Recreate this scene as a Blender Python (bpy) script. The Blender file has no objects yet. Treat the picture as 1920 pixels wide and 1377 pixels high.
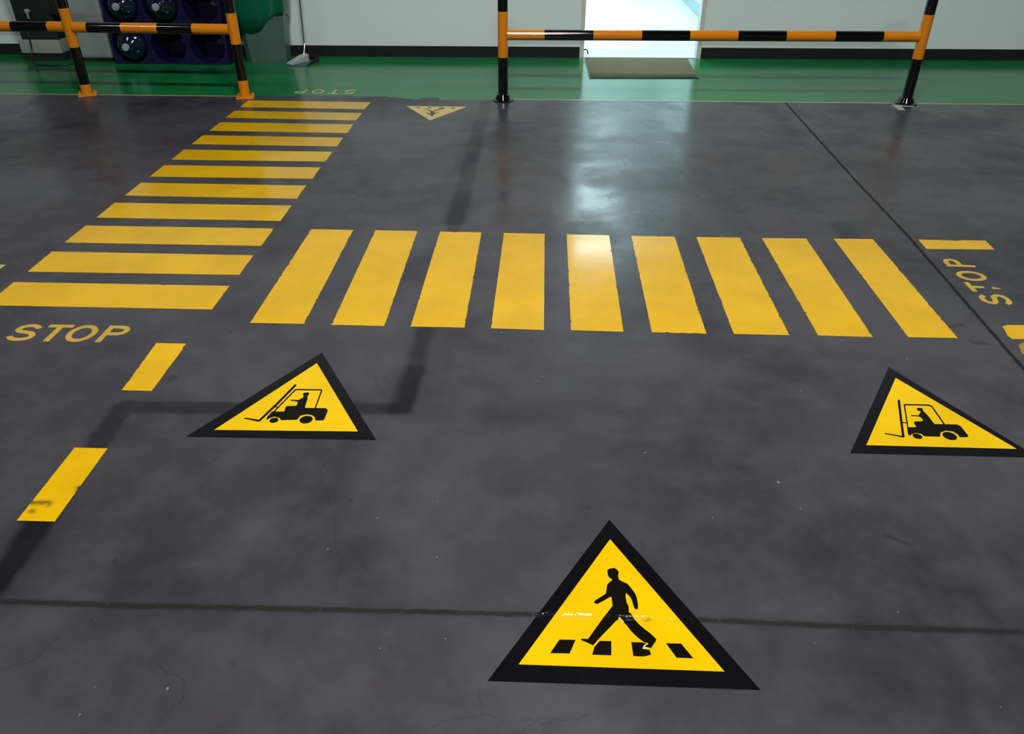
import bpy, bmesh, math, random
from mathutils import Vector, Matrix
from mathutils.geometry import tessellate_polygon
scene = bpy.context.scene
C = scene.collection
random.seed(7)

# ------------------------------------------------------------------ camera
H = 1.55
F, PITCH, ROLL, YAW = 1476.9, 0.56732, -0.00155, 0.04126
def cam_basis():
    cp, sp = math.cos(PITCH), math.sin(PITCH)
    fw = Vector((0, cp, -sp)); r = Vector((1, 0, 0)); d = Vector((0, -sp, -cp))
    c, s = math.cos(ROLL), math.sin(ROLL)
    r2 = c*r + s*d; d2 = -s*r + c*d
    Z = Matrix.Rotation(YAW, 3, 'Z')
    return Z @ r2, Z @ d2, Z @ fw
CR, CD, CF = cam_basis()
cd = bpy.data.cameras.new('camera'); cam = bpy.data.objects.new('camera', cd); C.objects.link(cam)
cd.sensor_fit = 'HORIZONTAL'; cd.sensor_width = 36; cd.lens = F/1920*36
cd.clip_start = 0.05; cd.clip_end = 100
m3 = Matrix((CR, -CD, -CF)).transposed()
cam.matrix_world = Matrix.Translation((0, 0, H)) @ m3.to_4x4()
scene.camera = cam
def G(x, y):                      # survey of the floor: where a floor mark lies, in metres
    v = CF + CR*((x-960)/F) + CD*((y-688.5)/F)
    t = -H/v.z
    return (v.x*t, v.y*t)

# ------------------------------------------------------------------ materials
def newmat(name):
    m = bpy.data.materials.new(name); m.use_nodes = True
    nt = m.node_tree; b = nt.nodes['Principled BSDF']
    return m, nt, b
class N:
    def __init__(s, nt): s.nt = nt
    def node(s, t, **k):
        n = s.nt.nodes.new(t)
        for a, v in k.items(): setattr(n, a, v)
        return n
    def put(s, sock, v):
        if isinstance(v, bpy.types.NodeSocket): s.nt.links.new(v, sock)
        else: sock.default_value = v
    def math(s, op, a, b=0.0, c=0.0, clamp=False):
        n = s.node('ShaderNodeMath', operation=op, use_clamp=clamp)
        s.put(n.inputs[0], a); s.put(n.inputs[1], b); s.put(n.inputs[2], c)
        return n.outputs[0]
    def vmath(s, op, a, b, out=0):
        n = s.node('ShaderNodeVectorMath', operation=op)
        s.put(n.inputs[0], a); s.put(n.inputs[1], b)
        return n.outputs[out]
    def pos(s): return s.node('ShaderNodeNewGeometry').outputs['Position']
    def noise(s, vec, scale, detail=4, rough=.55, out='Fac', lo=None, hi=None, dist=0):
        n = s.node('ShaderNodeTexNoise'); s.put(n.inputs['Vector'], vec)
        n.inputs['Scale'].default_value = scale; n.inputs['Detail'].default_value = detail
        n.inputs['Roughness'].default_value = rough; n.inputs['Distortion'].default_value = dist
        o = n.outputs[out]
        if lo is not None: o = s.smooth(o, lo, hi)
        return o
    def smooth(s, v, lo, hi, a=0.0, b=1.0):
        n = s.node('ShaderNodeMapRange', interpolation_type='SMOOTHSTEP')
        s.put(n.inputs[0], v); n.inputs[1].default_value = lo; n.inputs[2].default_value = hi
        n.inputs[3].default_value = a; n.inputs[4].default_value = b
        return n.outputs[0]
    def mix(s, f, a, b, mode='MIX'):
        n = s.node('ShaderNodeMix', data_type='RGBA', blend_type=mode)
        s.put(n.inputs[0], f)
        for i, v in ((6, a), (7, b)):
            if isinstance(v, (tuple, list)): v = (*v[:3], 1)
            s.put(n.inputs[i], v)
        return n.outputs[2]
    def seg(s, vec, A, B, w, soft=.01, wob=None):       # mask of a straight mark between two floor points
        A = Vector((A[0], A[1], 0)); B = Vector((B[0], B[1], 0)); L = (B-A).length; u = (B-A)/L; n = Vector((-u.y, u.x, 0))
        p = s.vmath('SUBTRACT', vec, A)
        al = s.vmath('DOT_PRODUCT', p, u, 1); ac = s.vmath('DOT_PRODUCT', p, n, 1)
        if wob is not None: ac = s.math('ADD', ac, wob)
        ac = s.math('ABSOLUTE', ac); al = s.math('ABSOLUTE', s.math('SUBTRACT', al, L/2))
        m1 = s.smooth(ac, w-soft, w+soft, 1, 0); m2 = s.smooth(al, L/2-soft, L/2+soft, 1, 0)
        return s.math('MULTIPLY', m1, m2)
    def union(s, ms):
        o = ms[0]
        for m in ms[1:]: o = s.math('MAXIMUM', o, m)
        return o

def simple(name, col, rough=.5, metal=0, var=.08, scale=12, bump=0, spec=.5, coat=0):
    m, nt, b = newmat(name); n = N(nt); p = n.pos()
    f = n.noise(p, scale, 4)
    lo = tuple(c*(1-var) for c in col); hi = tuple(min(1, c*(1+var)) for c in col)
    nt.links.new(n.mix(f, lo, hi), b.inputs['Base Color'])
    b.inputs['Roughness'].default_value = rough; b.inputs['Metallic'].default_value = metal
    b.inputs['Specular IOR Level'].default_value = spec
    b.inputs['Coat Weight'].default_value = coat; b.inputs['Coat Roughness'].default_value = .1
    if bump:
        bn = n.node('ShaderNodeBump'); bn.inputs['Strength'].default_value = bump; bn.inputs['Distance'].default_value = .01
        nt.links.new(n.noise(p, scale*3, 3), bn.inputs['Height']); nt.links.new(bn.outputs[0], b.inputs['Normal'])
    return m

JOINT = [G(-300, 1120), G(0, 1128), G(200, 1135), G(600, 1143), G(1000, 1152), G(1350, 1164), G(1600, 1176), G(1920, 1186), G(2200, 1196)]
def crease_height(n, p):
    # the sheet bulges over the saw-cut joint in the concrete
    wob = n.math('MULTIPLY', n.math('SUBTRACT', n.noise(p, 14, 3), .5), .014)
    y = n.math('ADD', n.node_y, wob)
    d = n.math('ABSOLUTE', n.math('SUBTRACT', y, 1.304))
    patch = n.noise(p, 22, 3, .6, lo=.38, hi=.62)
    return n.math('MULTIPLY', n.smooth(d, .0, .011, -1, 0), n.math('ADD', n.math('MULTIPLY', patch, .85), .15))

def paint(name, col, rough=.32, wear=.5, dark=(.05, .045, .04), crease=False, spots=None, spec=.5):
    m, nt, b = newmat(name); n = N(nt); p = n.pos()
    sx = n.node('ShaderNodeSeparateXYZ'); nt.links.new(p, sx.inputs[0]); n.node_y = sx.outputs[1]
    big = n.noise(p, 3.2, 4, .6, lo=.25, hi=.75)
    c = n.mix(big, tuple(x*.88 for x in col), tuple(min(1, x*1.05) for x in col))
    fine = n.noise(p, 26, 6, .65, lo=.64, hi=.80)
    c = n.mix(n.math('MULTIPLY', fine, wear*.35), c, tuple(x*.45+.02 for x in col))
    sp = n.noise(p, 75, 2, .5, lo=.735, hi=.78)
    c = n.mix(n.math('MULTIPLY', sp, wear), c, dark)
    if spots:
        wob = n.math('MULTIPLY', n.math('SUBTRACT', n.noise(p, 60, 3), .5), .02)
        mk = n.union([n.seg(p, a, bb, w, .012, wob) for a, bb, w in spots])
        c = n.mix(n.math('MULTIPLY', mk, .85), c, (.035, .028, .012))
    nt.links.new(c, b.inputs['Base Color'])
    nt.links.new(n.math('ADD', n.math('MULTIPLY', n.noise(p, 5, 4), .16), rough-.08), b.inputs['Roughness'])
    b.inputs['Specular IOR Level'].default_value = spec
    h = n.math('MULTIPLY', n.noise(p, 40, 4), .06)
    if crease:
        h = n.math('ADD', h, crease_height(n, p))
    bn = n.node('ShaderNodeBump'); bn.inputs['Strength'].default_value = .6 if crease else .25
    bn.inputs['Distance'].default_value = .004
    nt.links.new(h, bn.inputs['Height']); nt.links.new(bn.outputs[0], b.inputs['Normal'])
    return m

def floor_material():
    m, nt, b = newmat('worn_grey_concrete'); n = N(nt); p = n.pos()
    flat = n.vmath('MULTIPLY', p, (1, 1, 0)); p = flat
    f1 = n.noise(p, 1.1, 5, .55, lo=.3, hi=.72, dist=.6)
    c = n.mix(f1, (.030, .0285, .035), (.063, .0605, .072))
    f2 = n.noise(p, 5.5, 6, .6, lo=.35, hi=.75)
    c = n.mix(n.math('MULTIPLY', f2, .5), c, (.080, .079, .088))
    warm = n.noise(p, .8, 2, .5, lo=.45, hi=.75)
    c = n.mix(n.math('MULTIPLY', warm, .35), c, (.052, .056, .050))
    sm = n.noise(n.vmath('MULTIPLY', p, (1.3, .8, 0)), 15, 3, .5, lo=.64, hi=.80)
    c = n.mix(n.math('MULTIPLY', sm, .55), c, (.022, .021, .023))
    # residue of removed tape
    wob = n.math('MULTIPLY', n.math('SUBTRACT', n.noise(p, 9, 3), .5), .03)
    A = n.union([n.seg(p, (-.462, 6.30), (-.452, 3.75), .045, .022, wob), n.seg(p, (-.452, 3.75), (-.455, 2.12), .034, .022, wob)])
    Bm = n.seg(p, (-.44, 2.152), (-1.43, 2.118), .034, .014, wob)
    Cm = n.seg(p, (-1.405, 2.14), (-1.375, 1.30), .040, .020, wob)
    sq = n.union([n.seg(p, (-.485, 5.16), (-.475, 4.62), .075, .03, wob), n.seg(p, (-.455, 4.28), (-.44, 4.02), .055, .02, wob),
                  n.seg(p, (-.455, 4.06), (-.45, 3.78), .075, .02, wob), n.seg(p, (-.468, 2.42), (-.462, 2.13), .045, .015, wob)])
    soft = n.seg(p, (-1.38, 1.62), (-1.34, 1.28), .07, .06, wob)
    st = n.math('ADD', n.math('MULTIPLY', n.union([A, n.math('MULTIPLY', Bm, 1.0), Cm]), .52), n.math('MULTIPLY', sq, .28))
    st = n.math('ADD', st, n.math('MULTIPLY', soft, .3), clamp=True)
    c = n.mix(n.math('MULTIPLY', st, 1.35, clamp=True), c, (.010, .009, .013))
    # tyre smudges
    sc = []
    for a, bb, w in (((1.62, 2.80), (1.69, 2.83), .012), ((1.66, 2.69), (1.73, 2.68), .014), ((1.50, 2.98), (1.52, 3.9), .05), ((.95, 1.62), (1.02, 1.58), .007),
                     ((-1.33, 2.28), (-1.30, 2.31), .02), ((-.6, 1.98), (-.57, 1.97), .008), ((1.27, 2.45), (1.31, 2.46), .010)):
        sc.append(n.seg(p, a, bb, w, w*.7, wob))
    c = n.mix(n.math('MULTIPLY', n.union(sc), .5), c, (.018, .018, .02))
    # lighter dusty scuffs
    du = n.noise(p, 2.3, 4, .6, lo=.50, hi=.80)
    c = n.mix(n.math('MULTIPLY', du, .22), c, (.12, .12, .125))
    ws = n.noise(p, 55, 1, .4, lo=.80, hi=.83)
    c = n.mix(n.math('MULTIPLY', ws, .7), c, (.3, .3, .3))
    # joints and hairline cracks
    fine = n.math('MULTIPLY', n.math('SUBTRACT', n.noise(p, 20, 5, .75), .5), .016)
    jm = [n.seg(p, JOINT[i], JOINT[i+1], .0086, .005, fine) for i in range(len(JOINT)-1)]
    side = [G(1470, 190), G(1607, 342), G(1700, 440), G(1900, 670), G(2050, 840)]
    jm += [n.seg(p, side[i], side[i+1], .008, .004, fine) for i in range(len(side)-1)]
    J = n.union(jm)
    wv = n.math('MULTIPLY', n.math('SUBTRACT', n.noise(p, 16, 5, .7), .5), .05)
    hl = []
    for ch in ([(620, 838), (622, 850), (605, 880), (603, 905), (625, 960), (628, 1010), (640, 1050), (628, 1110)],
               [(900, 1290), (905, 1340), (870, 1345), (800, 1365)], [(905, 1340), (960, 1352), (1050, 1356), (1110, 1342)],
               [(700, 690), (712, 740)], [(290, 1250), (340, 1270), (345, 1310), (280, 1377)], [(0, 1255), (60, 1240), (110, 1190)],
               [(960, 1372), (1060, 1345)], [(1010, 1377), (1040, 1345)]):
        q = [G(*a) for a in ch]
        hl += [n.seg(p, q[i], q[i+1], .0010, .0016, wv) for i in range(len(q)-1)]
    Hh = n.union(hl)
    c = n.mix(n.math('MULTIPLY', Hh, .5), c, (.015, .015, .015))
    c = n.mix(n.math('MULTIPLY', J, .95), c, (.006, .006, .006))
    halo = n.union([n.seg(p, JOINT[i], JOINT[i+1], .012, .014, wob) for i in range(len(JOINT)-1)])
    c = n.mix(n.math('MULTIPLY', halo, .22), c, (.015, .015, .014))
    nt.links.new(c, b.inputs['Base Color'])
    r = n.math('ADD', .15, n.math('ADD', n.math('MULTIPLY', n.noise(p, 1.3, 5, .6, lo=.35, hi=.65, dist=.5), .20), n.math('MULTIPLY', n.noise(p, 6, 5, .6, lo=.3, hi=.7), .08)))
    r = n.math('ADD', r, n.math('MULTIPLY', J, .4))
    nt.links.new(r, b.inputs['Roughness'])
    b.inputs['Specular IOR Level'].default_value = .27
    h = n.math('SUBTRACT', n.math('ADD', n.math('MULTIPLY', n.noise(p, 3.5, 5, .6), .9), n.math('MULTIPLY', n.noise(p, 45, 4, .6), .03)), n.math('MULTIPLY', J, .55))
    bn = n.node('ShaderNodeBump'); bn.inputs['Strength'].default_value = .3; bn.inputs['Distance'].default_value = .003
    nt.links.new(h, bn.inputs['Height']); nt.links.new(bn.outputs[0], b.inputs['Normal'])
    return m

def green_material():
    m, nt, b = newmat('green_epoxy_paint'); n = N(nt); p = n.vmath('MULTIPLY', n.pos(), (1, 1, 0))
    q = n.vmath('MULTIPLY', p, (.5, 2.2, 0))
    c = n.mix(n.noise(q, 1.6, 4, .6, lo=.3, hi=.7), (.006, .165, .040), (.012, .215, .060))
    nt.links.new(c, b.inputs['Base Color'])
    nt.links.new(n.math('ADD', .10, n.math('MULTIPLY', n.noise(q, 2, 4), .14)), b.inputs['Roughness'])
    b.inputs['Specular IOR Level'].default_value = .20
    bn = n.node('ShaderNodeBump'); bn.inputs['Strength'].default_value = .2; bn.inputs['Distance'].default_value = .004
    nt.links.new(n.noise(p, 4, 3), bn.inputs['Height']); nt.links.new(bn.outputs[0], b.inputs['Normal'])
    return m

YEL = (.74, .43, .0015)
M = {}
M['floor'] = floor_material(); M['green'] = green_material()
M['yellow'] = paint('yellow_floor_paint', YEL, .15, spec=.42)
M['dash_stained'] = paint('yellow_floor_paint_scuffed', YEL, .15, spec=.42,
    spots=[(G(55, 943), G(96, 944), .008), (G(88, 946), G(97, 944), .012), (G(56, 962), G(64, 957), .011), (G(143, 925), G(147, 912), .004)])
M['tan'] = paint('dirty_tan_paint', (.34, .21, .035), .4, 1)
M['letter'] = paint('worn_yellow_letter_paint', (.56, .36, .045), .3, 1.6, (.10, .05, .02))
M['letter_far'] = paint('pale_yellow_letter_paint', (.45, .50, .12), .3, .5)
M['sheet_yellow'] = paint('yellow_vinyl_sheet', (.82, .515, .0012), .2, .25, crease=True, spec=.3,
    spots=[(G(1208, 1165), G(1220, 1162), .0028), (G(1215, 1214), G(1219, 1208), .004)])
M['sheet_pale'] = paint('pale_yellow_vinyl_sheet', (.80, .58, .18), .3, .5)
M['sheet_black'] = paint('black_vinyl_sheet', (.004, .004, .005), .2, .2, crease=True, spec=.25)
M['symbol_black'] = paint('black_printed_symbol', (.004, .0035, .002), .25, .1, crease=True, spec=.2)
M['symbol_grey'] = paint('faded_black_symbol', (.045, .045, .02), .35, .2)
M['edge_cream'] = paint('cream_edge_line', (.36, .40, .18), .35, .8)
M['white_tape'] = simple('white_tape', (.42, .44, .43), .5)
M['orange'] = simple('orange_enamel', (.78, .255, .006), .10, var=.05, scale=6, spec=.8)
M['black'] = simple('black_enamel', (.003, .003, .003), .09, var=.2, scale=6, spec=.7)
M['wall'] = simple('white_wall_paint', (.84, .95, .965), .45, var=.05, scale=1.2, bump=.04)
M['skirting'] = simple('dark_skirting', (.017, .018, .019), .3, var=.3, scale=5)
M['frame_white'] = simple('white_door_frame', (.70, .72, .66), .35, var=.03)
M['corridor_wall'] = simple('corridor_white', (.82, .86, .86), .5, var=.02)
M['corridor_floor'] = simple('corridor_pale_floor', (.70, .84, .85), .3, var=.03)
M['corridor_whiter'] = simple('corridor_whiter_floor', (.88, .88, .88), .3, var=.02)
M['corridor_skirt'] = simple('corridor_grey_skirting', (.30, .42, .42), .4)
M['ceiling'] = simple('dark_steel_ceiling', (.04, .042, .045), .7)
M['mat'] = simple('grey_olive_mat', (.17, .155, .085), .85, var=.25, scale=60, bump=.5, spec=.2)  # base lifted and yellowed to carry flare from the doorway
M['mat_edge'] = simple('dark_mat_edge', (.05, .047, .035), .6)
M['dark_panel'] = simple('dark_green_grey_plastic', (.018, .026, .026), .4)
M['mid_grey'] = simple('mid_grey_plastic', (.07, .085, .085), .45)
M['light_grey'] = simple('light_grey_enamel', (.32, .38, .38), .4, var=.05, scale=3)
M['white_plastic'] = simple('off_white_plastic', (.34, .38, .36), .45, var=.06)
M['chrome'] = simple('brushed_metal', (.55, .58, .60), .25, metal=1, var=.05)
M['rack'] = simple('indigo_plastic', (.011, .007, .055), .4, var=.15)
M['bottle'] = simple('dark_blue_bottle_plastic', (.004, .012, .032), .08, var=.2, coat=.8)
M['cap'] = simple('pale_grey_bottle_cap', (.42, .45, .55), .5)
M['cap_dark'] = simple('shaded_grey_bottle_cap', (.12, .12, .16), .5)
M['cable'] = simple('black_cable', (.01, .01, .01), .4)
M['liner'] = simple('green_plastic_bag', (.004, .135, .075), .25, var=.15, scale=5, coat=.3)
M['pan'] = simple('silver_grey_plastic', (.45, .50, .56), .35)
M['black_rubber'] = simple('black_rubber', (.012, .012, .012), .6)
M['bin'] = simple('frosted_grey_green_plastic', (.085, .155, .135), .3, var=.08, scale=3)
def emissive(name, col, s):
    m, nt, b = newmat(name); b.inputs['Base Color'].default_value = (.9, .9, .9, 1)
    b.inputs['Emission Color'].default_value = (*col, 1); b.inputs['Emission Strength'].default_value = s
    return m

# ------------------------------------------------------------------ mesh helpers
def link(name, me, mats, parent=None):
    o = bpy.data.objects.new(name, me); C.objects.link(o)
    for m in (mats if isinstance(mats, (list, tuple)) else [mats]): me.materials.append(m)
    if parent is not None: o.parent = parent
    return o
def from_bm(name, bm, mats, parent=None, smooth=False, angle=35):
    bmesh.ops.recalc_face_normals(bm, faces=bm.faces)
    me = bpy.data.meshes.new(name); bm.to_mesh(me); bm.free()
    if smooth:
        for p in me.polygons: p.use_smooth = True
        me.set_sharp_from_angle(angle=math.radians(angle))
    return link(name, me, mats, parent)
def tag(o, label, cat, group=None):
    o['label'] = label; o['category'] = cat
    if group: o['group'] = group
    return o
def struct(o): o['kind'] = 'structure'; return o
def thing(name, label, cat, loc=(0, 0, 0), group=None, rz=0):
    o = bpy.data.objects.new(name, None); o.empty_display_size = .1; C.objects.link(o)
    o.location = loc; o.rotation_euler = (0, 0, rz)
    return tag(o, label, cat, group)
def slab(bm, pts, z0, z1, mi=0):
    """thin sheet with real thickness from a floor outline"""
    pts = [Vector((p[0], p[1], 0)) for p in pts]
    a = sum((pts[i].x*pts[(i+1) % len(pts)].y - pts[(i+1) % len(pts)].x*pts[i].y) for i in range(len(pts)))
    if a < 0: pts = pts[::-1]
    lo = [bm.verts.new((p.x, p.y, z0)) for p in pts]; hi = [bm.verts.new((p.x, p.y, z1)) for p in pts]
    if len(pts) > 4:
        for a_, b_, c_ in tessellate_polygon([pts]):
            if (pts[b_]-pts[a_]).cross(pts[c_]-pts[a_]).z < 0: b_, c_ = c_, b_
            bm.faces.new((hi[a_], hi[b_], hi[c_])).material_index = mi
            bm.faces.new((lo[a_], lo[c_], lo[b_])).material_index = mi
    else:
        bm.faces.new(hi).material_index = mi
        bm.faces.new(lo[::-1]).material_index = mi
    for i in range(len(pts)):
        j = (i+1) % len(pts); bm.faces.new((lo[i], lo[j], hi[j], hi[i])).material_index = mi
def stroke(pts, w):
    """outline around a polyline, widths per point or constant, mitred"""
    P = [Vector(p) for p in pts]; W = w if isinstance(w, (list, tuple)) else [w]*len(P); L, R = [], []
    for i, p in enumerate(P):
        d = (P[min(i+1, len(P)-1)] - P[max(i-1, 0)])
        if 0 < i < len(P)-1:
            a = (P[i]-P[i-1]).normalized(); b = (P[i+1]-P[i]).normalized(); d = a+b
            k = 1/max(.45, math.sqrt(max(0.0, (1+a.dot(b))/2)))
        else: k = 1
        d.normalize(); nrm = Vector((-d.y, d.x))*W[i]/2*k
        L.append(p+nrm); R.append(p-nrm)
    return L + R[::-1]
def quads_from_stroke(bm, pts, w, z0, z1, tr):
    o = stroke(pts, w); n = len(pts); L = o[:n]; R = o[n:][::-1]
    for i in range(n-1):
        slab(bm, [tr(*q) for q in (L[i], L[i+1], R[i+1], R[i])], z0, z1)
def box(bm, x0, x1, y0, y1, z0, z1, mi=0, bevel=0):
    v = [bm.verts.new((x, y, z)) for z in (z0, z1) for y in (y0, y1) for x in (x0, x1)]
    fs = [bm.faces.new([v[i] for i in q]) for q in ((0, 2, 3, 1), (4, 5, 7, 6), (0, 1, 5, 4), (2, 6, 7, 3), (0, 4, 6, 2), (1, 3, 7, 5))]
    for f in fs: f.material_index = mi
    if bevel:
        es = {e for f in fs for e in f.edges}
        bmesh.ops.bevel(bm, geom=list(es), offset=bevel, segments=3, affect='EDGES', profile=.6)
def tube_x(bm, xs, y, z, r, mis, n=24):
    rings = [[bm.verts.new((x, y+r*math.cos(2*math.pi*k/n), z+r*math.sin(2*math.pi*k/n))) for k in range(n)] for x in xs]
    for i in range(len(xs)-1):
        for k in range(n):
            f = bm.faces.new((rings[i][k], rings[i][(k+1) % n], rings[i+1][(k+1) % n], rings[i+1][k])); f.material_index = mis[i]
    bm.faces.new(rings[0]).material_index = mis[0]; bm.faces.new(rings[-1][::-1]).material_index = mis[-1]
def lathe(bm, prof, cx=0, cy=0, mis=None, n=28, axis='Z'):
    """profile of (radius, height) turned about a vertical axis; axis Y lays it towards the viewer"""
    rings = []
    for r, h in prof:
        ring = []
        for k in range(n):
            a = 2*math.pi*k/n
            if axis == 'Z': ring.append(bm.verts.new((cx+r*math.cos(a), cy+r*math.sin(a), h)))
            else: ring.append(bm.verts.new((cx+r*math.cos(a), -h, cy+r*math.sin(a))))
        rings.append(ring)
    for i in range(len(prof)-1):
        for k in range(n):
            f = bm.faces.new((rings[i][k], rings[i][(k+1) % n], rings[i+1][(k+1) % n], rings[i+1][k]))
            if mis: f.material_index = mis[i]
    bm.faces.new(rings[0]).material_index = mis[0] if mis else 0
    bm.faces.new(rings[-1]).material_index = mis[-1] if mis else 0
def tube_path(bm, pts, r, n=10):
    pts = [Vector(p) for p in pts]; rings = []
    up = Vector((.13, .21, 1)).normalized()
    for i, p in enumerate(pts):
        d = (pts[min(i+1, len(pts)-1)]-pts[max(i-1, 0)]).normalized()
        a = d.cross(up)
        if a.length < .1: a = d.cross(Vector((1, 0, 0)))
        a.normalize(); b = d.cross(a)
        rings.append([bm.verts.new(p+r*(math.cos(2*math.pi*k/n)*a+math.sin(2*math.pi*k/n)*b)) for k in range(n)])
    for i in range(len(pts)-1):
        for k in range(n): bm.faces.new((rings[i][k], rings[i][(k+1) % n], rings[i+1][(k+1) % n], rings[i+1][k]))
    bm.faces.new(rings[0]); bm.faces.new(rings[-1])
def catmull(pts, k=6):
    P = [Vector(p) for p in pts]; P = [P[0]]+P+[P[-1]]; out = []
    for i in range(1, len(P)-2):
        for j in range(k):
            t = j/k; a, b, c, d = P[i-1], P[i], P[i+1], P[i+2]
            out.append(.5*((2*b)+(c-a)*t+(2*a-5*b+4*c-d)*t*t+(3*b-3*c+d-a)*t**3))
    return out+[P[-2]]
Z0 = .0002

# ------------------------------------------------------------------ the setting
def edge_y(x): return 6.345+.0048*x
def wall_y(x): return 7.955+.0190*x
bm = bmesh.new()
XL, XR, YN = -11, 11, -7
ed = [(XL, edge_y(XL)), (-2.36, edge_y(-2.36)-.005), (-2.33, 6.345), (-1.98, 6.36), (-1.97, 6.395), (-1.55, 6.40), (-1.53, 6.372), (-1.38, 6.372), (-1.30, 6.39), (-1.24, 6.372),
      (-.992, 6.29), (-.985, 6.372), (-.84, 6.375), (-.832, 6.29), (-.52, 6.30), (-.37, 6.33), (XR, edge_y(XR))]
for mi_, poly in ((0, ed+[(XR, YN), (XL, YN)]), (1, ed+[(XR, wall_y(XR)+.3), (XL, wall_y(XL)+.3)])):
    P3 = [Vector((x, y, 0)) for x, y in poly]; vs = [bm.verts.new(p) for p in P3]
    for a_, b_, c_ in tessellate_polygon([P3]):
        if (P3[b_]-P3[a_]).cross(P3[c_]-P3[a_]).z < 0: b_, c_ = c_, b_
        bm.faces.new((vs[a_], vs[b_], vs[c_])).material_index = mi_
me = bpy.data.meshes.new('floor'); bm.to_mesh(me); bm.free()
fl = struct(link('floor', me, [M['floor'], M['green']]))

def wallbox(bm, x0, x1, z0, z1, d0=0.0, d1=.12):
    v = []
    for z in (z0, z1):
        for d in (d0, d1):
            for x in (x0, x1): v.append(bm.verts.new((x, wall_y(x)+d, z)))
    for q in ((0, 2, 3, 1), (4, 5, 7, 6), (0, 1, 5, 4), (2, 6, 7, 3), (0, 4, 6, 2), (1, 3, 7, 5)): bm.faces.new([v[i] for i in q])
DX0, DX1, DH = .345, 1.425, 2.08
bm = bmesh.new()
wallbox(bm, XL, -2.272, 0, 6.2); wallbox(bm, -2.268, DX0, 0, 6.2); wallbox(bm, DX1, 2.028, 0, 6.2); wallbox(bm, 2.033, XR, 0, 6.2); wallbox(bm, DX0, DX1, DH, 6.2)
wallbox(bm, -2.272, -2.268, 0, 6.2, .006, .12); wallbox(bm, 2.028, 2.033, 0, 6.2, .006, .12)
struct(from_bm('wall_back', bm, M['wall']))
for x0, x1 in ((XL, DX0-.035), (DX1+.035, XR)):
    bm = bmesh.new(); wallbox(bm, x0, x1, 0, .097, -.008, -.0005)
    struct(from_bm('baseboard_back', bm, M['skirting']))
# door opening
bm = bmesh.new()
wallbox(bm, DX0-.035, DX0+.006, 0, DH+.035, -.014, .13); wallbox(bm, DX1-.006, DX1+.035, 0, DH+.035, -.014, .13); wallbox(bm, DX0+.006, DX1-.006, DH-.006, DH+.035, -.014, .13)
dr = struct(from_bm('door_1', bm, M['frame_white']))
bm = bmesh.new(); wallbox(bm, DX0+.0065, DX1-.0065, .0005, .006, 0, .13)
st = from_bm('threshold', bm, M['corridor_whiter'], dr)
bm = bmesh.new()
tube_path(bm, catmull([(DX0+.004, 8.06, .05), (DX0+.03, 8.04, .06), (DX0+.045, 8.03, .045), (DX0+.05, 8.03, .02)]), .007)
from_bm('door_stop', bm, M['mid_grey'], dr)
# corridor beyond the door
CX0, CX1, CY0, CY1, CH = -.9, 1.83, 8.125, 13.6, 2.7
def plain(name, x0, x1, y0, y1, z0, z1, m):
    bm = bmesh.new(); box(bm, x0, x1, y0, y1, z0, z1); return struct(from_bm(name, bm, m))
plain('floor_corridor', CX0, CX1, CY0, CY1, -.05, .002, M['corridor_floor'])
bm = bmesh.new(); slab(bm, [(CX0+.02, CY0+.22), (1.02, CY0+.22), (1.13, CY1-.02), (CX0+.02, CY1-.02)], .0025, .0035)  # whiter left part of the corridor floor with an oblique edge
struct(from_bm('trim_1', bm, M['corridor_whiter']))
plain('wall_left', CX0-.1, CX0, CY0, CY1, .002, CH, M['corridor_wall'])
plain('wall_right', CX1, CX1+.1, CY0, CY1, .002, CH, M['corridor_wall'])
plain('wall_far', CX0-.1, CX1+.1, CY1, CY1+.1, .002, CH, M['corridor_wall'])
plain('baseboard_right', CX1-.012, CX1-.0005, CY0, CY1-.001, .003, .14, M['corridor_skirt'])
plain('ceiling_corridor', CX0-.1, CX1+.1, CY0, CY1+.1, CH, CH+.1, M['corridor_wall'])
plain('ceiling', XL, XR, YN, 8.4, 6.6, 6.7, M['ceiling'])
# thin cream edge of the grey paint, left of and right of the crossing
for k, (x0, x1) in enumerate(((-5.6, -2.39), (-.26, 7.0))):
    bm = bmesh.new(); n_ = 40
    for i in range(n_):
        a = x0+(x1-x0)*i/n_; b_ = x0+(x1-x0)*(i+1)/n_
        w = .010+.004*random.random()
        slab(bm, [(a, edge_y(a)-w), (b_, edge_y(b_)-w), (b_, edge_y(b_)+w), (a, edge_y(a)+w)], Z0, .0008)
    struct(from_bm('trim_%d' % (k+2), bm, M['edge_cream']))

# ------------------------------------------------------------------ painted floor marks
def worn_outline(corners, seed, chips=.5, step=.010, amp=.0008, chip=.0035, sides=None):
    rnd = random.Random(seed); out = []
    cx = sum(c[0] for c in corners)/len(corners); cy = sum(c[1] for c in corners)/len(corners); ctr = Vector((cx, cy))
    for i in range(len(corners)):
        a = Vector(corners[i]); b = Vector(corners[(i+1) % len(corners)]); L = (b-a).length; k = max(2, int(L/step))
        d = (b-a)/L; nrm = Vector((-d.y, d.x))
        if nrm.dot(ctr-(a+b)/2) < 0: nrm = -nrm
        out.append(a); rough = sides is None or i in sides; run = 0
        for j in range(1, k):
            off = rnd.random()*amp
            if rough:
                if run > 0: run -= 1; off += rnd.random()*chip
                elif rnd.random() < .03*chips: run = rnd.randint(1, 5)
                elif rnd.random() < .02*chips: off += rnd.random()*chip*1.8
            out.append(a+d*(L*j/k+(rnd.random()-.5)*step*.5)+nrm*off)
    return out
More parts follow.
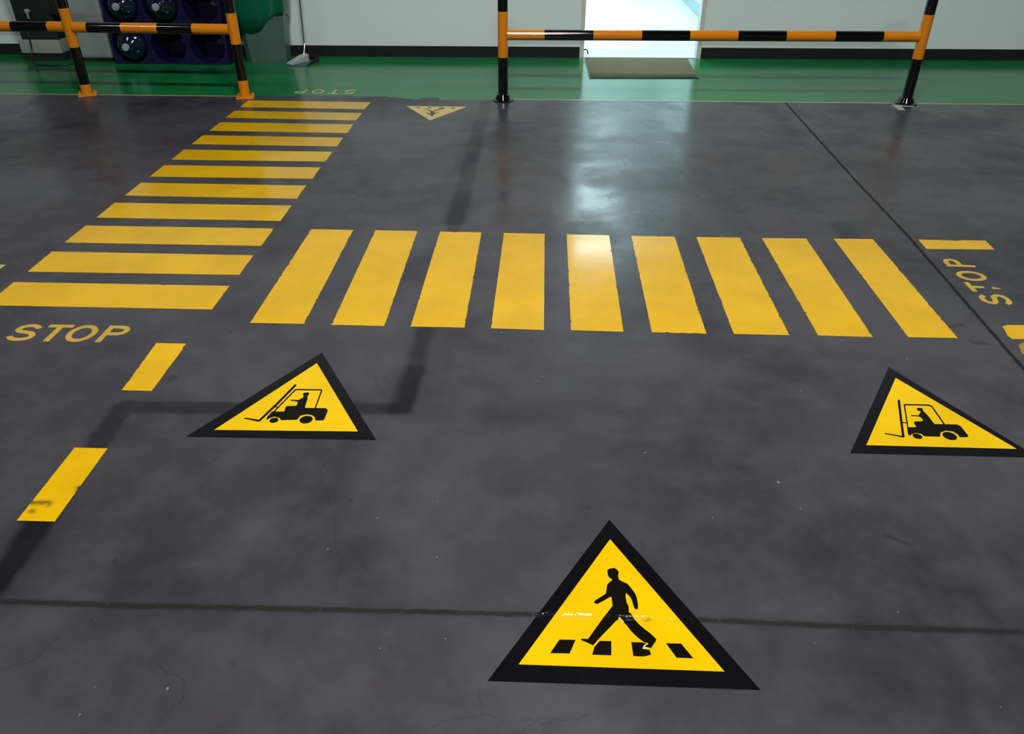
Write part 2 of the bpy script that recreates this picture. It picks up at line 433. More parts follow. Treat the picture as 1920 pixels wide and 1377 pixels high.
B2=[[(583.7,430.2),(662.6,431.8),(570.2,607.9),(468.6,606.2)],[(703.9,432.2),(782.8,433.9),(720.8,612),(621.6,609.6)],[(824.7,434.9),(903,436.2),(871.1,615),(769.9,613)],[(944.9,437.3),(1021.4,439),(1020.1,619.4),(920.2,616.3)],[(1062.4,440),(1142.2,441.7),(1169.1,622.9),(1070.5,619.7)],[(1183.5,442.9),(1265,444.1),(1324.7,626.5),(1222,623.7)],[(1305.5,444.9),(1387.3,446.1),(1480.3,629.3),(1375.6,626.9)],[(1428.2,446.9),(1511.6,447.7),(1636.7,632.6),(1534,629.7)],[(1562.9,448.1),(1636.7,448.9),(1795.9,634.6),(1702.9,632.9)]]
B1=[[(466,188.5),(695.3,192),(684,205.1),(450,201)],[(440.6,207.8),(679.5,212.3),(667.9,226.1),(423,220.9)],[(412.9,229.5),(662.6,233.6),(651.4,249.8),(392.3,245.3)],[(380.6,253.9),(643.9,258.4),(631.5,274.9),(359.6,270.4)],[(344.6,280.9),(623.6,285),(609.8,303.4),(322.1,299.6)],[(307.5,310.1),(601.1,314.3),(585.8,335.6),(280.9,331.5)],[(264,343.1),(574.1,348.4),(556.5,373.1),(234,367.1)],[(214.9,380.6),(547.1,385.9),(525.8,414.8),(180.8,408.4)],[(160.9,423.4),(513.8,429),(490.1,461.6),(120.8,455.3)],[(97.5,472.1),(475.5,479.3),(448.9,516),(51.8,510)],[(25.5,529.5),(430.9,536.6),(397.5,580.9),(-27,573)]]
ORD = ['first', 'second', 'third', 'fourth', 'fifth', 'sixth', 'seventh', 'eighth', 'ninth', 'tenth', 'eleventh']
def mark(name, corners, mat, label, cat, group=None, seed=0, chips=.5, sides=None, h=.0012):
    q = [G(*c) for c in corners]
    o = Vector((sum(a[0] for a in q)/len(q), sum(a[1] for a in q)/len(q), 0))
    bm = bmesh.new(); slab(bm, [(a[0]-o.x, a[1]-o.y) for a in worn_outline(q, seed, chips, sides=sides)], Z0, h)
    ob = from_bm(name, bm, mat); ob.location = o
    return tag(ob, label, cat, group)
for i, b in enumerate(B1):
    lab = 'yellow crossing stripe, %s of the left crossing counted from the green floor' % ORD[i]
    if i == 0: lab = 'yellow crossing stripe farthest away, just in front of the green floor in the left crossing'
    if i == 10: lab = 'nearest yellow crossing stripe of the left crossing, just above the near STOP lettering'
    mark('crossing_stripe', b, M['yellow'], lab, 'floor stripe', 'yellow stripes of the left crossing', 100+i, .4)
CH2 = [1.6, 1.6, 1.4, .6, .8, 1.6, 2.2, 1.4, 2.4]
for i, b in enumerate(B2):
    lab = 'long yellow crossing stripe, %s from the left in the crossing that runs across the floor' % ORD[i]
    if i == 0: lab = 'leftmost long yellow stripe of the crossing that runs across, beside the left crossing'
    if i == 8: lab = 'rightmost long yellow stripe of the crossing that runs across, beside the right STOP lettering'
    mark('crossing_stripe', b, M['yellow'], lab, 'floor stripe', 'long yellow stripes of the crossing that runs across', 200+i, CH2[i], sides=(1, 3) if i not in (2, 5) else None)
DG = 'short yellow dashes around the crossings'
mark('floor_dash', [(293, 644), (348.5, 645), (343, 655), (284.5, 734), (228, 732.5)], M['yellow'], 'short yellow floor dash just right of the near STOP lettering', 'floor dash', DG, 301, 1.5)
mark('floor_dash', [(140, 840), (202, 841.5), (103, 979), (31.5, 977)], M['dash_stained'], 'short yellow floor dash with dark scuff stains near the left edge', 'floor dash', DG, 302, .7)
mark('floor_dash', [(-60, 495.5), (11, 497), (-4, 508), (-75, 506.5)], M['letter_far'], 'pale dash tip cut by the left picture edge beside the tenth stripe', 'floor dash', DG, 303, .5)
mark('floor_dash', [(1721.7, 449.9), (1778, 451), (1793, 452.2), (1806, 451), (1848, 451.8), (1864.5, 468.6), (1737, 467.3)], M['yellow'], 'short yellow floor dash lying above the right STOP lettering', 'floor dash', DG, 304, .8)
mark('floor_dash', [(1879, 613), (1890, 610), (1935, 610.5), (1975, 637), (1898, 636.5), (1889, 630), (1884, 620)], M['yellow'], 'yellow floor dash with a chewed left end at the right picture edge', 'floor dash', DG, 305, 2)
mark('floor_dash', [(1909, 648), (1922, 640), (1955, 641), (2010, 690), (1960, 700), (1915, 662)], M['tan'], 'dirty tan floor dash at the right picture edge below the yellow one', 'floor dash', DG, 306, 2)
bm = bmesh.new()
o_ = G(1690, 198)
slab(bm, [(lambda q: (q[0]-o_[0], q[1]-o_[1]))(G(1640+x/13.71, 150+y/13.71)) for x, y in ((437, 640), (960, 650), (1035, 690), (960, 694), (690, 682), (790, 782), (620, 774), (530, 712))], Z0, .0008)
tp = tag(from_bm('tape_mark', bm, M['white_tape']), 'small white L-shaped tape mark at the foot of the right black post', 'tape mark'); tp.location = (o_[0], o_[1], 0)

# ------------------------------------------------------------------ STOP lettering
def arc(cx, cy, rx, ry, a0, a1, k=18):
    return [(cx+rx*math.cos(math.radians(a0+(a1-a0)*i/k)), cy+ry*math.sin(math.radians(a0+(a1-a0)*i/k))) for i in range(k+1)]
T_ = .175   # stroke thickness relative to the letter height
def letter_strokes(ch, broken=False):
    """strokes in a unit box 0..w by 0..1 -> list of (points, width)"""
    h = T_/2
    if ch == 'S':
        s = [(.07, .30)]+arc(.40, .30, .32, .20, 190, 360, 12)
        s = arc(.40, .295, .33, .205, 188, 360, 12)+[(.70, .38), (.62, .47), (.40, .52), (.18, .57), (.105, .66)]+arc(.40, .70, .295, .21, 172, 12, 12)
        return [(s, T_)]
    if ch == 'T':
        if broken: return [([(0, 1-h), (.78, 1-h)], T_), ([(.39, 1-T_), (.39, .46)], [T_, T_*.8]), ([(.36, .20), (.30, -.06)], [.20, .05])]
        return [([(0, 1-h), (.78, 1-h)], T_), ([(.39, 1-T_), (.39, 0)], T_*1.05)]
    if ch == 'O':
        a = arc(.44, .5, .44-h, .5-h, 0, 360, 40); return [(a, T_)]
    if ch == 'P':
        bowl = [(T_, 1-h), (.40, 1-h)]+arc(.42, .70, .23, .20, 90, -90, 12)+[(.40, .50), (T_, .50)]
        return [([(h, 0), (h, 1)], T_), (bowl, T_)]
WID = {'S': .80, 'T': .78, 'O': .88, 'P': .75}
def stop_marking(origin, u, v, height, starts, label, mat, broken=False, wid=1.0):
    t = thing('stop_lettering', label, 'floor lettering', (origin[0], origin[1], 0), 'STOP words painted around the crossings')
    for ch, s in zip('STOP', starts):
        bm = bmesh.new()
        def tr(x, y, s=s): return ((s+x*wid*height)*u[0]+y*height*v[0], (s+x*wid*height)*u[1]+y*height*v[1])
        st_ = letter_strokes(ch, broken)
        if ch == 'T' and broken:                       # the loose tip of the broken stem
            b3 = bmesh.new(); quads_from_stroke(b3, st_[-1][0], st_[-1][1], Z0, .0012, tr); st_ = st_[:-1]
            from_bm('letter_fragment', b3, mat, t)
        for pts, w in st_:
            closed = (Vector(pts[0])-Vector(pts[-1])).length < 1e-4
            if closed:
                k = len(pts)-1; P = pts[:-1]
                cxx = sum(p[0] for p in P)/k; cyy = sum(p[1] for p in P)/k
                for i in range(k):
                    def io(p, sgn):
                        d = Vector((p[0]-cxx, p[1]-cyy)); e = d.normalized(); return (p[0]+sgn*e.x*w/2, p[1]+sgn*e.y*w/2)
                    a, b2 = P[i], P[(i+1) % k]
                    slab(bm, [tr(*q) for q in (io(a, 1), io(b2, 1), io(b2, -1), io(a, -1))], Z0, .0012)
            else: quads_from_stroke(bm, pts, w, Z0, .0012, tr)
        bmesh.ops.remove_doubles(bm, verts=bm.verts, dist=1e-5)
        from_bm('letter', bm, mat, t)
    return t
stop_marking((-2.072, 2.531), (1, .012), (0, 1), .131, (0, .119, .222, .360), 'worn yellow STOP lettering at the left, below the left crossing and readable upright', M['letter'], wid=.98)
stop_marking((1.986, 3.004), (0, 1), (-1, .03), .126, (0, .116, .222, .368), 'yellow STOP lettering turned sideways at the right, with a broken T', M['letter'], True, wid=.92)
stop_marking((-1.540, 6.585), (-1, -.0), (0, -1), .145, (0, .128, .255, .405), 'pale upside-down STOP lettering on the green floor behind the left crossing', M['letter_far'], wid=.80)

# ------------------------------------------------------------------ warning signs on the floor
def sheet(name, polys, tr, o, mat, parent, z0, z1, strokes=(), circles=()):
    bm = bmesh.new()
    f = lambda x, y: (lambda q: (q[0]-o[0], q[1]-o[1]))(tr(x, y))
    for p in polys: slab(bm, [f(*q) for q in p], z0, z1)
    for pts, w in strokes: quads_from_stroke(bm, pts, w, z0, z1, f)
    for (x, y), r in circles:
        c = f(x, y); slab(bm, [(c[0]+r*math.cos(2*math.pi*k/28), c[1]+r*math.sin(2*math.pi*k/28)) for k in range(28)], z0, z1)
    return from_bm(name, bm, mat, parent)
def ring_slab(name, outer, inner, tr, o, mat, parent, z0, z1):
    """triangular border strip: outer outline minus inner outline"""
    bm = bmesh.new(); f = lambda x, y: (lambda q: (q[0]-o[0], q[1]-o[1]))(tr(x, y))
    for i in range(3):
        j = (i+1) % 3; slab(bm, [f(*outer[i]), f(*outer[j]), f(*inner[j]), f(*inner[i])], z0, z1)
    return from_bm(name, bm, mat, parent)
ZB, ZS = .0010, .0015
# near sign: walking figure
tr = lambda x, y: G(900+x/3.5556, 960+y/3.5556)
o = tr(862, 700)
t = thing('warning_sign', 'large triangular yellow floor sign with black border and walking figure, nearest the camera', 'floor sign', (o[0], o[1], 0))
outer = [(862, 55), (50, 1130), (1870, 1190)]; inner = [(867, 185), (257, 1020), (1630, 1068)]
ring_slab('border', outer, inner, tr, o, M['sheet_black'], t, Z0, ZB)
sheet('panel', [inner], tr, o, M['sheet_yellow'], t, Z0, ZB)
k = 6.2607; cv = lambda x, y: (((1040+x/k)-900)*3.5556, ((1040+y/k)-960)*3.5556)
man = [(618,190),(640,172),(700,163),(735,185),(752,215),(745,262),(755,302),(800,325),(855,350),(905,410),(945,465),(965,520),(978,600),(975,650),(945,648),(925,610),(905,540),(880,495),(835,455),(832,500),(845,570),(868,615),(870,680),(895,700),(940,770),(985,820),(1040,870),(1120,930),(1193,1000),(1185,1025),(1130,1105),(1085,1100),(1058,1083),(1092,1062),(1085,1045),(1050,1035),(980,985),(900,910),(840,830),(812,805),(775,790),(752,745),(740,775),(720,785),(640,870),(560,950),(450,1073),(380,1040),(305,1008),(320,995),(390,998),(490,860),(600,708),(625,680),(680,605),(665,500),(640,510),(580,545),(505,585),(475,583),(460,565),(475,545),(540,505),(600,465),(610,400),(615,360),(640,335),(680,300),(635,270),(622,240)]
sheet('walking_figure', [[cv(*p) for p in man]], tr, o, M['symbol_black'], t, ZB, ZS)
for tp_ in (((745,742),(766,745),(815,798),(803,810),(778,797)), ((1092,1044),(1098,1058),(1066,1078),(1062,1092),(1118,1104),(1122,1112),(1034,1116),(1030,1106),(1048,1072),(1080,1054))):
    tb = sheet('torn_edge', [[cv(*p) for p in tp_]], tr, o, M['sheet_pale'], t, ZS, .0018)
    tb['label'] = 'pale torn bit of the vinyl sheet'
for q in ([(530,855),(637,857),(597,948),(468,945)], [(798,864),(875,866),(875,960),(748,956),(762,905)], [(1008,872),(1085,874),(1112,885),(1085,905),(1088,918),(1130,925),(1140,955),(1095,968),(1022,965)], [(1240,880),(1340,882),(1422,980),(1310,976)]):
    sheet('crossing_bar', [q], tr, o, M['symbol_black'], t, ZB, ZS)
# left sign: forklift
tr = lambda x, y: G(340+x/5.0526, 640+y/5.0526)
o = tr(1200, 640)
t = thing('warning_sign', 'triangular yellow forklift floor sign left of centre, lying over the dark tape residue', 'floor sign', (o[0], o[1], 0), 'forklift floor signs')
outer = [(1333, 110), (45, 907), (1845, 938)]; inner = [(1285, 210), (312, 843), (1673, 858)]
ring_slab('border', outer, inner, tr, o, M['sheet_black'], t, Z0, ZB)
sheet('panel', [inner], tr, o, M['sheet_yellow'], t, Z0, ZB)
body = [(860,670),(975,670),(990,625),(1005,618),(1090,615),(1105,580),(1070,570),(1040,568),(1035,558),(1110,560),(1150,540),(1160,520),(1150,508),(1160,492),(1210,490),(1212,505),(1195,525),(1198,550),(1180,600),(1172,635),(1265,637),(1370,638),(1390,658),(1355,745),(1335,755),(1270,755),(1265,725),(1240,705),(1190,697),(1130,708),(1095,748),(945,752),(930,730),(880,718),(830,735),(820,748),(805,742),(815,720)]
fk = sheet('forklift_symbol', [body], tr, o, M['symbol_black'], t, ZB, ZS,
    strokes=[([(1086,415),(905,600),(738,758)], 20), ([(738,758),(620,736),(597,734)], [20,12,9]), ([(880,672),(915,632),(1080,464),(1100,462),(1325,465),(1330,470),(1268,640)], 12), ([(885,623),(918,632)], 9)],
    circles=[((878, 753), .0145), ((1183, 747), .0215)])
# right sign: forklift
tr = lambda x, y: G(1580+x/5.6470, 680+y/5.6470)
o = tr(900, 700)
t = thing('warning_sign', 'triangular yellow forklift floor sign at the right edge of the picture', 'floor sign', (o[0], o[1], 0), 'forklift floor signs')
outer = [(487, 50), (80, 963), (2075, 1011)]; inner = [(560, 165), (250, 878), (1842, 918)]
ring_slab('border', outer, inner, tr, o, M['sheet_black'], t, Z0, ZB)
sheet('panel', [inner], tr, o, M['sheet_yellow'], t, Z0, ZB)
body = [(680,690),(780,688),(750,640),(765,628),(850,625),(840,600),(815,578),(722,570),(722,560),(800,565),(820,535),(825,522),(790,510),(782,492),(800,483),(840,487),(855,520),(905,570),(935,610),(970,655),(1210,660),(1250,680),(1330,780),(1318,795),(1240,795),(1215,765),(1170,735),(1090,725),(1035,745),(1030,790),(860,785),(830,760),(770,750),(725,765),(715,780),(690,765)]
sheet('forklift_symbol', [body], tr, o, M['symbol_black'], t, ZB, ZS,
    strokes=[([(592,400),(616,600),(642,795)], 26), ([(642,792),(540,772),(445,755)], [16,12,10]), ([(690,700),(652,452),(670,450),(905,455),(942,468),(1075,658)], 14), ([(630,638),(690,644)], 10)],
    circles=[((790, 785), .0145), ((1132, 782), .0215)])
# far upside-down sign
tr = lambda x, y: G(740+x/9.6, 170+y/9.6)
o = tr(660, 370)
t = thing('warning_sign', 'small-looking pale yellow upside-down walking figure floor sign in front of the green floor', 'floor sign', (o[0], o[1], 0))
inner = [(215, 280), (1300, 293), (635, 538)]
sheet('panel', [inner], tr, o, M['sheet_pale'], t, Z0, ZB)
sheet('walking_figure', [[(640,458),(655,464),(690,464),(705,456),(690,448),(688,440),(720,430),(735,412),(715,390),(705,378),(870,330),(905,328),(890,316),(850,318),(680,372),(655,362),(625,345),(590,332),(560,332),(548,322),(530,326),(545,336),(600,350),(630,370),(645,390),(640,405),(640,420),(612,412),(600,398),(590,388),(572,398),(580,412),(610,428),(650,440)],
       [(725,408),(800,392),(805,397),(735,416)]], tr, o, M['symbol_grey'], t, ZB, ZS)
for q in ([(352,303),(445,304),(465,318),(395,317)], [(585,306),(665,307),(668,318),(605,318)], [(790,318),(800,306),(885,307),(890,316),(850,318)], [(1000,322),(1035,308),(1105,309),(1075,323)]):
    sheet('crossing_bar', [q], tr, o, M['symbol_grey'], t, ZB, ZS)

# ------------------------------------------------------------------ safety barriers
R_ = .0385
def post(t, x, y, zs, cols, foot):
    bm = bmesh.new()
    prof = [(R_, z) for z in zs]; mis = list(cols)
    top = zs[-1]
    prof += [(R_*.93, top+.012), (R_*.6, top+.024), (.002, top+.028)]; mis += [cols[-1]]*3
    lathe(bm, prof, 0, 0, mis, 28)
    p = from_bm('post', bm, [M['orange'], M['black']], t, True); p.location = (x, y, 0)
    bm = bmesh.new()
    if foot == 'cone':
        lathe(bm, [(.082, .0005), (.082, .007), (.062, .010), (.048, .045), (R_+.001, .050)], 0, 0, None, 28)
        fo = from_bm('base_plate', bm, M['black'], p, True)
    else:
        box(bm, -.068, .068, -.068, .068, .0005, .011, bevel=.002)
        for a in (0, 90, 180, 270):
            c_, s_ = math.cos(math.radians(a)), math.sin(math.radians(a))
            lathe(bm, [(.009, .011), (.009, .019), (.004, .024)], .052*c_-.052*s_, .052*s_+.052*c_, None, 8)
        fo = from_bm('base_plate', bm, M['orange'], p, True); fo.rotation_euler = (0, 0, foot)
    return p
def rail(t, xs, cols, y, z, y2=None):
    bm = bmesh.new(); tube_x(bm, [x-xs[0] for x in xs], 0, 0, .0375, cols, 28)
    r = from_bm('rail', bm, [M['orange'], M['black']], t, True); r.location = (xs[0], y, z)
    return r
t = thing('safety_barrier', 'black and yellow striped steel barrier in front of the lit doorway', 'barrier', (0, 0, 0))
post(t, -.333, 6.315, [.0, .32, .641, .96, 1.12], [1, 0, 1, 0], 'cone')
post(t, 2.785, 6.365, [.0, .328, .635, .955, 1.12], [1, 0, 1, 0], 'cone')
r = rail(t, [-.300, -.021, .343, .704, 1.06, 1.415, 1.772, 2.131, 2.485, 2.752], [0, 1, 0, 1, 0, 1, 0, 1, 0], 6.317, .477); r.rotation_euler = (0, -.0016, .016)
r = rail(t, [-.300, -.021, .343, .704, 1.06, 1.415, 1.772, 2.131, 2.485, 2.752], [0, 1, 0, 1, 0, 1, 0, 1, 0], 6.317, .99); r.rotation_euler = (0, 0, .016)
t = thing('safety_barrier', 'black and orange striped steel barrier at top left before the bottle racks', 'barrier', (0, 0, 0))
post(t, -3.652, 6.32, [.0, .085, .361, .638, .915, 1.12], [0, 1, 0, 1, 0], .45)
post(t, -2.370, 6.30, [.0, .133, .399, .617, .90, 1.12], [0, 1, 0, 1, 0], .25)
post(t, -4.95, 6.33, [.0, .085, .361, .638, .915, 1.12], [0, 1, 0, 1, 0], .1)
for z in (.505, .99):
    r = rail(t, [-4.915, -4.68, -4.385, -4.095, -3.81, -3.69], [0, 1, 0, 1, 0], 6.325, z)
    r = rail(t, [-3.615, -3.501, -3.234, -2.953, -2.685, -2.405], [0, 1, 0, 1, 0], 6.32, z-.002); r.rotation_euler = (0, .002, -.012)

# ------------------------------------------------------------------ doormat
bm = bmesh.new(); q = [(.362, 7.94), (1.335, 7.955), (1.312, 7.13), (.372, 7.09)]
slab(bm, [(x-.84, y-7.5) for x, y in q], .0004, .006)
mt = tag(from_bm('doormat', bm, M['mat_edge']), 'olive grey doormat on the green floor in front of the bright doorway', 'doormat'); mt.location = (.84, 7.5, 0)
bm = bmesh.new(); cxm, cym = .845, 7.53
slab(bm, [((x-cxm)*.975+cxm-.84, (y-cym)*.965+cym-7.5) for x, y in q], .006, .010)
from_bm('pile', bm, M['mat'], mt)

# ------------------------------------------------------------------ bottle racks and bottles
PW, PH = .357, .335
def rack_cell(x, z, depth, hole=.160):
    """square front plate with a round opening, side and shelf walls, back"""
    bm = bmesh.new(); n = 32; w2, h2 = PW/2-.002, PH/2-.002
    def sq(a):
        c_, s_ = math.cos(a), math.sin(a); k = 1/max(abs(c_)/w2, abs(s_)/h2); return (c_*k, s_*k)
    ang = sorted([2*math.pi*i/n for i in range(n)]+[math.atan2(h2, w2), math.pi-math.atan2(h2, w2), math.pi+math.atan2(h2, w2), 2*math.pi-math.atan2(h2, w2)])
    rows = []
    for yy in (0, .02):
        o_r = [bm.verts.new((sq(a)[0], yy, sq(a)[1])) for a in ang]; i_r = [bm.verts.new((hole*math.cos(a), yy, hole*math.sin(a))) for a in ang]
        rows.append((o_r, i_r))
    m_ = len(ang)
    for i in range(m_):
        j = (i+1) % m_
        for o_r, i_r in rows: bm.faces.new((o_r[i], o_r[j], i_r[j], i_r[i]))
        bm.faces.new((rows[0][1][i], rows[0][1][j], rows[1][1][j], rows[1][1][i]))
        bm.faces.new((rows[0][0][i], rows[0][0][j], rows[1][0][j], rows[1][0][i]))
    box(bm, -w2, -w2+.008, .0201, depth, -h2, h2); box(bm, w2-.008, w2, .0201, depth, -h2, h2)
    box(bm, -w2+.0081, w2-.0081, .0201, depth, -h2, -h2+.008); box(bm, -w2+.0081, w2-.0081, .0201, depth, h2-.008, h2)
    box(bm, -w2+.0081, w2-.0081, depth-.008, depth, -h2+.0081, h2-.0081)
    return bm
def bottle_bm():
    bm = bmesh.new()
    # neck towards the viewer (-Y); profile given as (radius, distance towards the viewer)
    prof = [(.02, -.36), (.12, -.36), (.142, -.345), (.150, -.32), (.150, -.24), (.144, -.232), (.150, -.224), (.150, -.15), (.144, -.142), (.150, -.134), (.150, -.105), (.138, -.062), (.108, -.026), (.065, -.002), (.036, .012), (.028, .020), (.028, .034)]
    lathe(bm, prof, 0, 0, None, 36, 'Y'); return bm
def cap_bm():
    bm = bmesh.new(); lathe(bm, [(.0295, .0345), (.0310, .036), (.0310, .058), (.0285, .062), (.002, .063)], 0, 0, None, 24, 'Y'); return bm
NCOL, NROW, RX, RY = 3, 4, -3.972, 7.475
rack = thing('bottle_rack', 'indigo plastic rack for water bottles between the pale grey cabinet and the green lined bin', 'bottle rack', (RX, RY, 0))
for c in range(NCOL):
    for r in range(NROW):
        ob = from_bm('rack_cell', rack_cell(0, 0, .385), M['rack'], rack)
        ob.location = ((c+.5)*PW, 0, (r+.5)*PH+.001)
        if (c, r) in ((1, 0), (2, 0), (2, 1)):       # pale oval plate standing for lit wall seen through a handle hole
            bm = bmesh.new(); lathe(bm, [(.046, -.376), (.046, -.368), (.036, -.364)], 0, 0, None, 24, 'Y')
            for v in bm.verts: v.co.z *= .55
            h = from_bm('grip', bm, M['cap'], ob, True); h.location = (0, 0, -.03); h['label'] = 'grey oval plate coloured like lit wall behind a handle hole'
def put_bottle(x, y, z, label, proto=[]):
    if not proto:
        root = from_bm('water_bottle', bottle_bm(), M['bottle'], None, True, 50); cap = from_bm('cap', cap_bm(), M['cap'], root, True)
        cap['label'] = 'pale grey cap'; proto += [root, cap]
    else:
        root = proto[0].copy(); C.objects.link(root); cap = proto[1].copy(); cap.parent = root; C.objects.link(cap)
    root.location = (x, y, z)
    return tag(root, label, 'water bottle', 'dark blue water bottles lying in the rack')
for c, r, lab in ((0, 0, 'dark blue water bottle in the lowest cell of the rack, nearest the grey cabinet'),
                  (0, 1, 'dark blue water bottle in the second row of the rack, nearest the grey cabinet'),
                  (1, 1, 'dark blue water bottle in the middle column of the rack, second row')):
    put_bottle(RX+(c+.5)*PW, RY-.045, (r+.5)*PH-.006, lab)

# ------------------------------------------------------------------ pale grey cabinet
t = thing('grey_cabinet', 'pale grey cabinet with a rounded front corner between the barrier post and the bottle rack', 'cabinet', (-4.19, 7.64, 0))
bm = bmesh.new(); box(bm, -.165, .165, -.09, .20, .022, 1.12, bevel=.04)
from_bm('body', bm, M['light_grey'], t, True, 40)
bm = bmesh.new(); box(bm, -.150, .150, -.075, .19, .0005, .0215)
from_bm('plinth', bm, M['black_rubber'], t)
bm = bmesh.new(); box(bm, -.125, .125, -.0925, -.0903, .64, 1.06, bevel=.0008)
from_bm('front_panel', bm, M['mid_grey'], t)

# ------------------------------------------------------------------ dark dispenser on its off-white box
t = thing('water_dispenser', 'dark grey water dispenser with a small tap and an off-white lower box at top left', 'dispenser', (-4.68, 7.55, 0))
bm = bmesh.new(); box(bm, -.195, .175, .02, .30, .0005, .068, bevel=.004)
from_bm('plinth', bm, M['dark_panel'], t)
bm = bmesh.new(); box(bm, -.20, .18, 0, .30, .0685, .185, bevel=.008)
from_bm('lower_box', bm, M['white_plastic'], t, True)
bm = bmesh.new(); box(bm, -.172, .178, .015, .30, .1855, 1.25, bevel=.012)
from_bm('body', bm, M['dark_panel'], t, True)
bm = bmesh.new(); box(bm, .1815, .285, .00, .30, .40, 1.25, bevel=.008)
from_bm('side_column', bm, M['black_rubber'], t, True)
bm = bmesh.new(); lathe(bm, [(.020, -.0145), (.020, .012), (.014, .016)], -.03, .43, None, 16, 'Y')
box(bm, -.028, -.012, -.028, -.012, .37, .425, bevel=.002)
from_bm('tap', bm, M['white_plastic'], t, True)
bm = bmesh.new(); tube_path(bm, catmull([(-4.74, 7.535, .30), (-4.73, 7.50, .22), (-4.735, 7.49, .12), (-4.73, 7.44, .03), (-4.66, 7.37, .008), (-4.52, 7.355, .008), (-4.40, 7.39, .008), (-4.33, 7.47, .008)], 8), .006)
tag(from_bm('power_cable', bm, M['cable'], None, True), 'black cable hanging down the off-white box and lying on the green floor', 'cable')

# ------------------------------------------------------------------ bin with liner
t = thing('waste_bin', 'frosted grey green waste bin with a dark green bag folded over its rim', 'bin', (-2.60, 7.69, 0))
def oct_ring(bm, w, d, z, ch, cx=0, cy=0):
    pts = [(-w+ch, -d), (w-ch, -d), (w, -d+ch), (w, d-ch), (w-ch, d), (-w+ch, d), (-w, d-ch), (-w, -d+ch)]
    out = []
    for i in range(8):
        a, b_ = pts[i], pts[(i+1) % 8]
        k = 4
        for j in range(k): out.append(bm.verts.new((cx+a[0]+(b_[0]-a[0])*j/k, cy+a[1]+(b_[1]-a[1])*j/k, z)))
    return out
def bridge(bm, rings, cap0=True, cap1=True):
    n = len(rings[0])
    for a, b_ in zip(rings, rings[1:]):
        for i in range(n): bm.faces.new((a[i], a[(i+1) % n], b_[(i+1) % n], b_[i]))
    if cap0: bm.faces.new(rings[0][::-1])
    if cap1: bm.faces.new(rings[-1])
bm = bmesh.new()
bridge(bm, [oct_ring(bm, .185+.045*z/.72, .130+.030*z/.72, z+.0006, .06) for z in (0, .01, .2, .4, .6, .72)]+[oct_ring(bm, .242, .172, .7206, .065), oct_ring(bm, .242, .172, .74, .065), oct_ring(bm, .225, .155, .7401, .06), oct_ring(bm, .18, .12, .30, .05)])
from_bm('body', bm, M['bin'], t, True, 30)
bm = bmesh.new(); rr = []
rnd = random.Random(3); n = 32
for k_, (z, off) in enumerate(((.255, .010), (.40, .018), (.55, .022), (.68, .024), (.748, .020), (.760, .0), (.74, -.03))):
    w, d = .185+.045*min(z, .74)/.72+off+(.008 if z > .7 else 0), .130+.030*min(z, .74)/.72+off*.8+(.008 if z > .7 else 0)
    ring = oct_ring(bm, w, d, z, .065)
    for i, v in enumerate(ring):
        a = math.atan2(v.co.y, v.co.x)
        wv = 1+.018*math.sin(a*9+k_*.7)+.010*math.sin(a*17+k_)
        v.co.x *= wv; v.co.y *= wv
        if k_ == 0: v.co.z += .16*max(0, math.cos(a+.35))**1.5+.012*math.sin(a*5)
        if k_ == 1: v.co.z += .05*max(0, math.cos(a+.55))
    rr.append(ring)
bridge(bm, rr, False, False)
ln = from_bm('bag', bm, M['liner'], t, True, 60); ln['label'] = 'dark green plastic bag'
sm = ln.modifiers.new('thickness', 'SOLIDIFY'); sm.thickness = .002; sm.offset = 1

# ------------------------------------------------------------------ dustpan with long handle
t = thing('dustpan', 'silver grey long-handled dustpan lying on the green floor beside the bin', 'dustpan', (-2.27, 7.62, 0))
bm = bmesh.new()
P_ = [(-.125, -.05), (-.05, -.17), (.085, -.165), (.145, .04), (.02, .13)]
slab(bm, P_, .0006, .006)
from_bm('tray', bm, M['mid_grey'], t)
bm = bmesh.new()
for a, b_, h0, h1 in (((.145, .04), (.02, .13), .045, .05), ((.02, .13), (-.125, -.05), .05, .015), ((.145, .04), (.085, -.165), .045, .01)):
    v = []
    A_, B_ = Vector(a), Vector(b_); nn = Vector((-(B_-A_).y, (B_-A_).x)).normalized()*.003
    vs = [bm.verts.new((q.x+s*nn.x, q.y+s*nn.y, z)) for q, hh in ((A_, h0), (B_, h1)) for z in (.0062, hh) for s in (-1, 1)]
    for q in ((0, 1, 3, 2), (4, 6, 7, 5), (0, 4, 5, 1), (2, 3, 7, 6), (0, 2, 6, 4), (1, 5, 7, 3)): bm.faces.new([vs[i] for i in q])
from_bm('rim', bm, M['black_rubber'], t)
bm = bmesh.new()
h1 = [(-.115, -.12), (-.060, -.165), (.055, .035), (.02, .085), (-.03, .05)]
lo_ = [bm.verts.new((x, y, .0065+.0)) for x, y in h1]; hi_ = [bm.verts.new((x, y, z)) for (x, y), z in zip(h1, (.018, .018, .062, .066, .058))]
bm.faces.new(lo_[::-1]); bm.faces.new(hi_)
for i in range(5): bm.faces.new((lo_[i], lo_[(i+1) % 5], hi_[(i+1) % 5], hi_[i]))
hd = from_bm('hood', bm, M['pan'], t); hd['label'] = 'silver grey hood'
bm = bmesh.new(); tube_path(bm, [(.01, .05, .05), (.01, .10, .15), (.01, .145, .55), (.01, .165, .86)], .0085, 12)
from_bm('handle', bm, M['chrome'], t, True)
bm = bmesh.new(); tube_path(bm, [(.01, .165, .861), (.01, .168, .93)], .015, 12)
from_bm('grip', bm, M['black_rubber'], t, True)

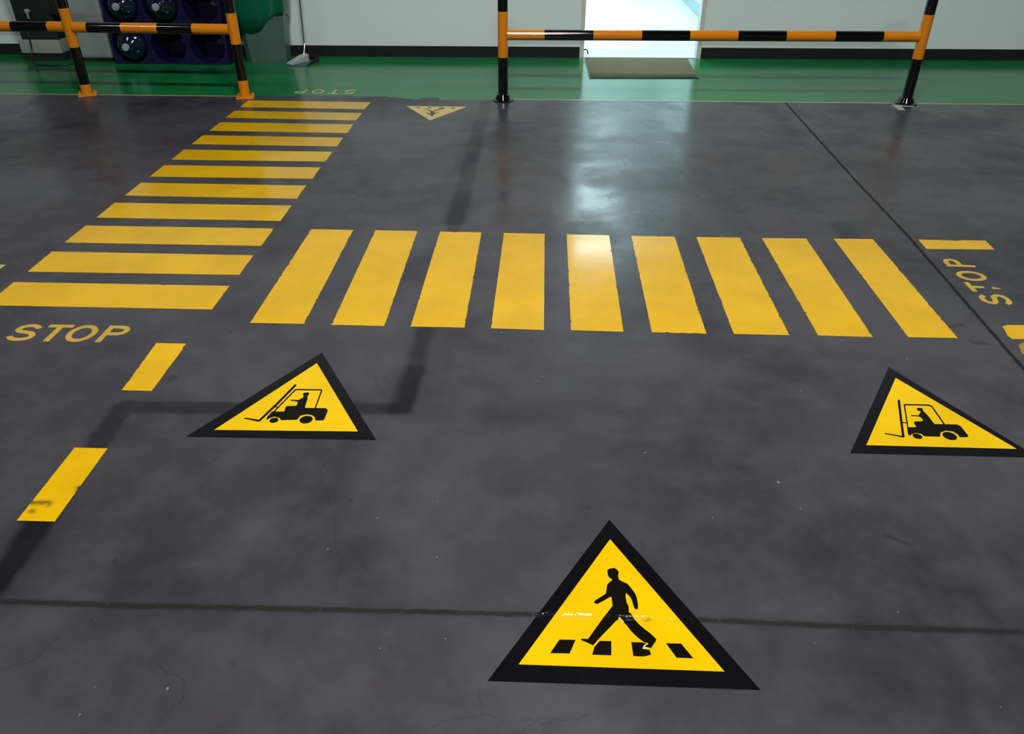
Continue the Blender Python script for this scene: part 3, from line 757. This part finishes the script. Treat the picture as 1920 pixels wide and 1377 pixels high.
# ------------------------------------------------------------------ lamps under the ceiling
LM = emissive('lamp_diffuser', (1, .97, .93), 1.0)
def lamp(x, y, z, w, label, length=1.3, width=.16, group='linear ceiling lamps'):
    t = thing('ceiling_light', label, 'ceiling light', (x, y, z), group)
    bm = bmesh.new(); box(bm, -length/2, length/2, -width/2, width/2, .012, .09, bevel=.01)
    from_bm('housing', bm, M['light_grey'], t)
    bm = bmesh.new(); box(bm, -length/2+.02, length/2-.02, -width/2+.015, width/2-.015, .004, .0115)
    from_bm('diffuser', bm, LM, t)
    for sx in (-.45, .45):
        bm = bmesh.new(); tube_path(bm, [(sx, 0, .0905), (sx, .002, 6.5995-z)], .004, 8); from_bm('suspension_rod', bm, M['chrome'], t)
    l = bpy.data.lights.new('lamp_light', 'AREA'); l.shape = 'RECTANGLE'; l.size = length-.04; l.size_y = width-.03; l.energy = w; l.color = (1, .985, .97)
    lo = bpy.data.objects.new('lamp_light', l); C.objects.link(lo); lo.location = (x, y, z)
for x, y, w, lab in ((.06, 2.0, 315, 'linear ceiling lamp over the near warning sign'), (-6.6, 2.0, 65, 'linear ceiling lamp far to the left'), (6.6, 2.0, 70, 'linear ceiling lamp far to the right'),
                (.06, -3.6, 345, 'linear ceiling lamp added as fill behind the camera')):  # unseen rear lamp added as frontal fill for the back wall
    lamp(x, y, 6.0, w, lab)
def area(name, x, y, z, sx, sy, w, col):
    l = bpy.data.lights.new(name, 'AREA'); l.shape = 'RECTANGLE'; l.size = sx; l.size_y = sy; l.energy = w; l.color = col
    o = bpy.data.objects.new(name, l); C.objects.link(o); o.location = (x, y, z); return o
for k_, yy in enumerate((9.4, 11.0, 12.6)):
    bm = bmesh.new(); box(bm, -.6, .6, -.3, .3, 2.67, 2.6995)
    lp = from_bm('ceiling_panel_light', bm, emissive('corridor_panel_%d' % k_, (.52, .90, 1), 2.6), None); lp.location = (.5, yy, 0)
    tag(lp, 'bright panel lamp in the corridor ceiling, %s from the doorway' % ORD[k_], 'ceiling light', 'corridor ceiling lamps')
    area('corridor_light', .5, yy, 2.66, 1.2, .6, 30, (.70, .94, 1))

w = bpy.data.worlds.new('world'); scene.world = w; w.use_nodes = True
w.node_tree.nodes['Background'].inputs[0].default_value = (.80, .88, 1, 1); w.node_tree.nodes['Background'].inputs[1].default_value = .06
scene.view_settings.view_transform = 'Standard'; scene.view_settings.look = 'None'
scene.view_settings.exposure = 0; scene.view_settings.gamma = 1; scene.view_settings.use_curve_mapping = False
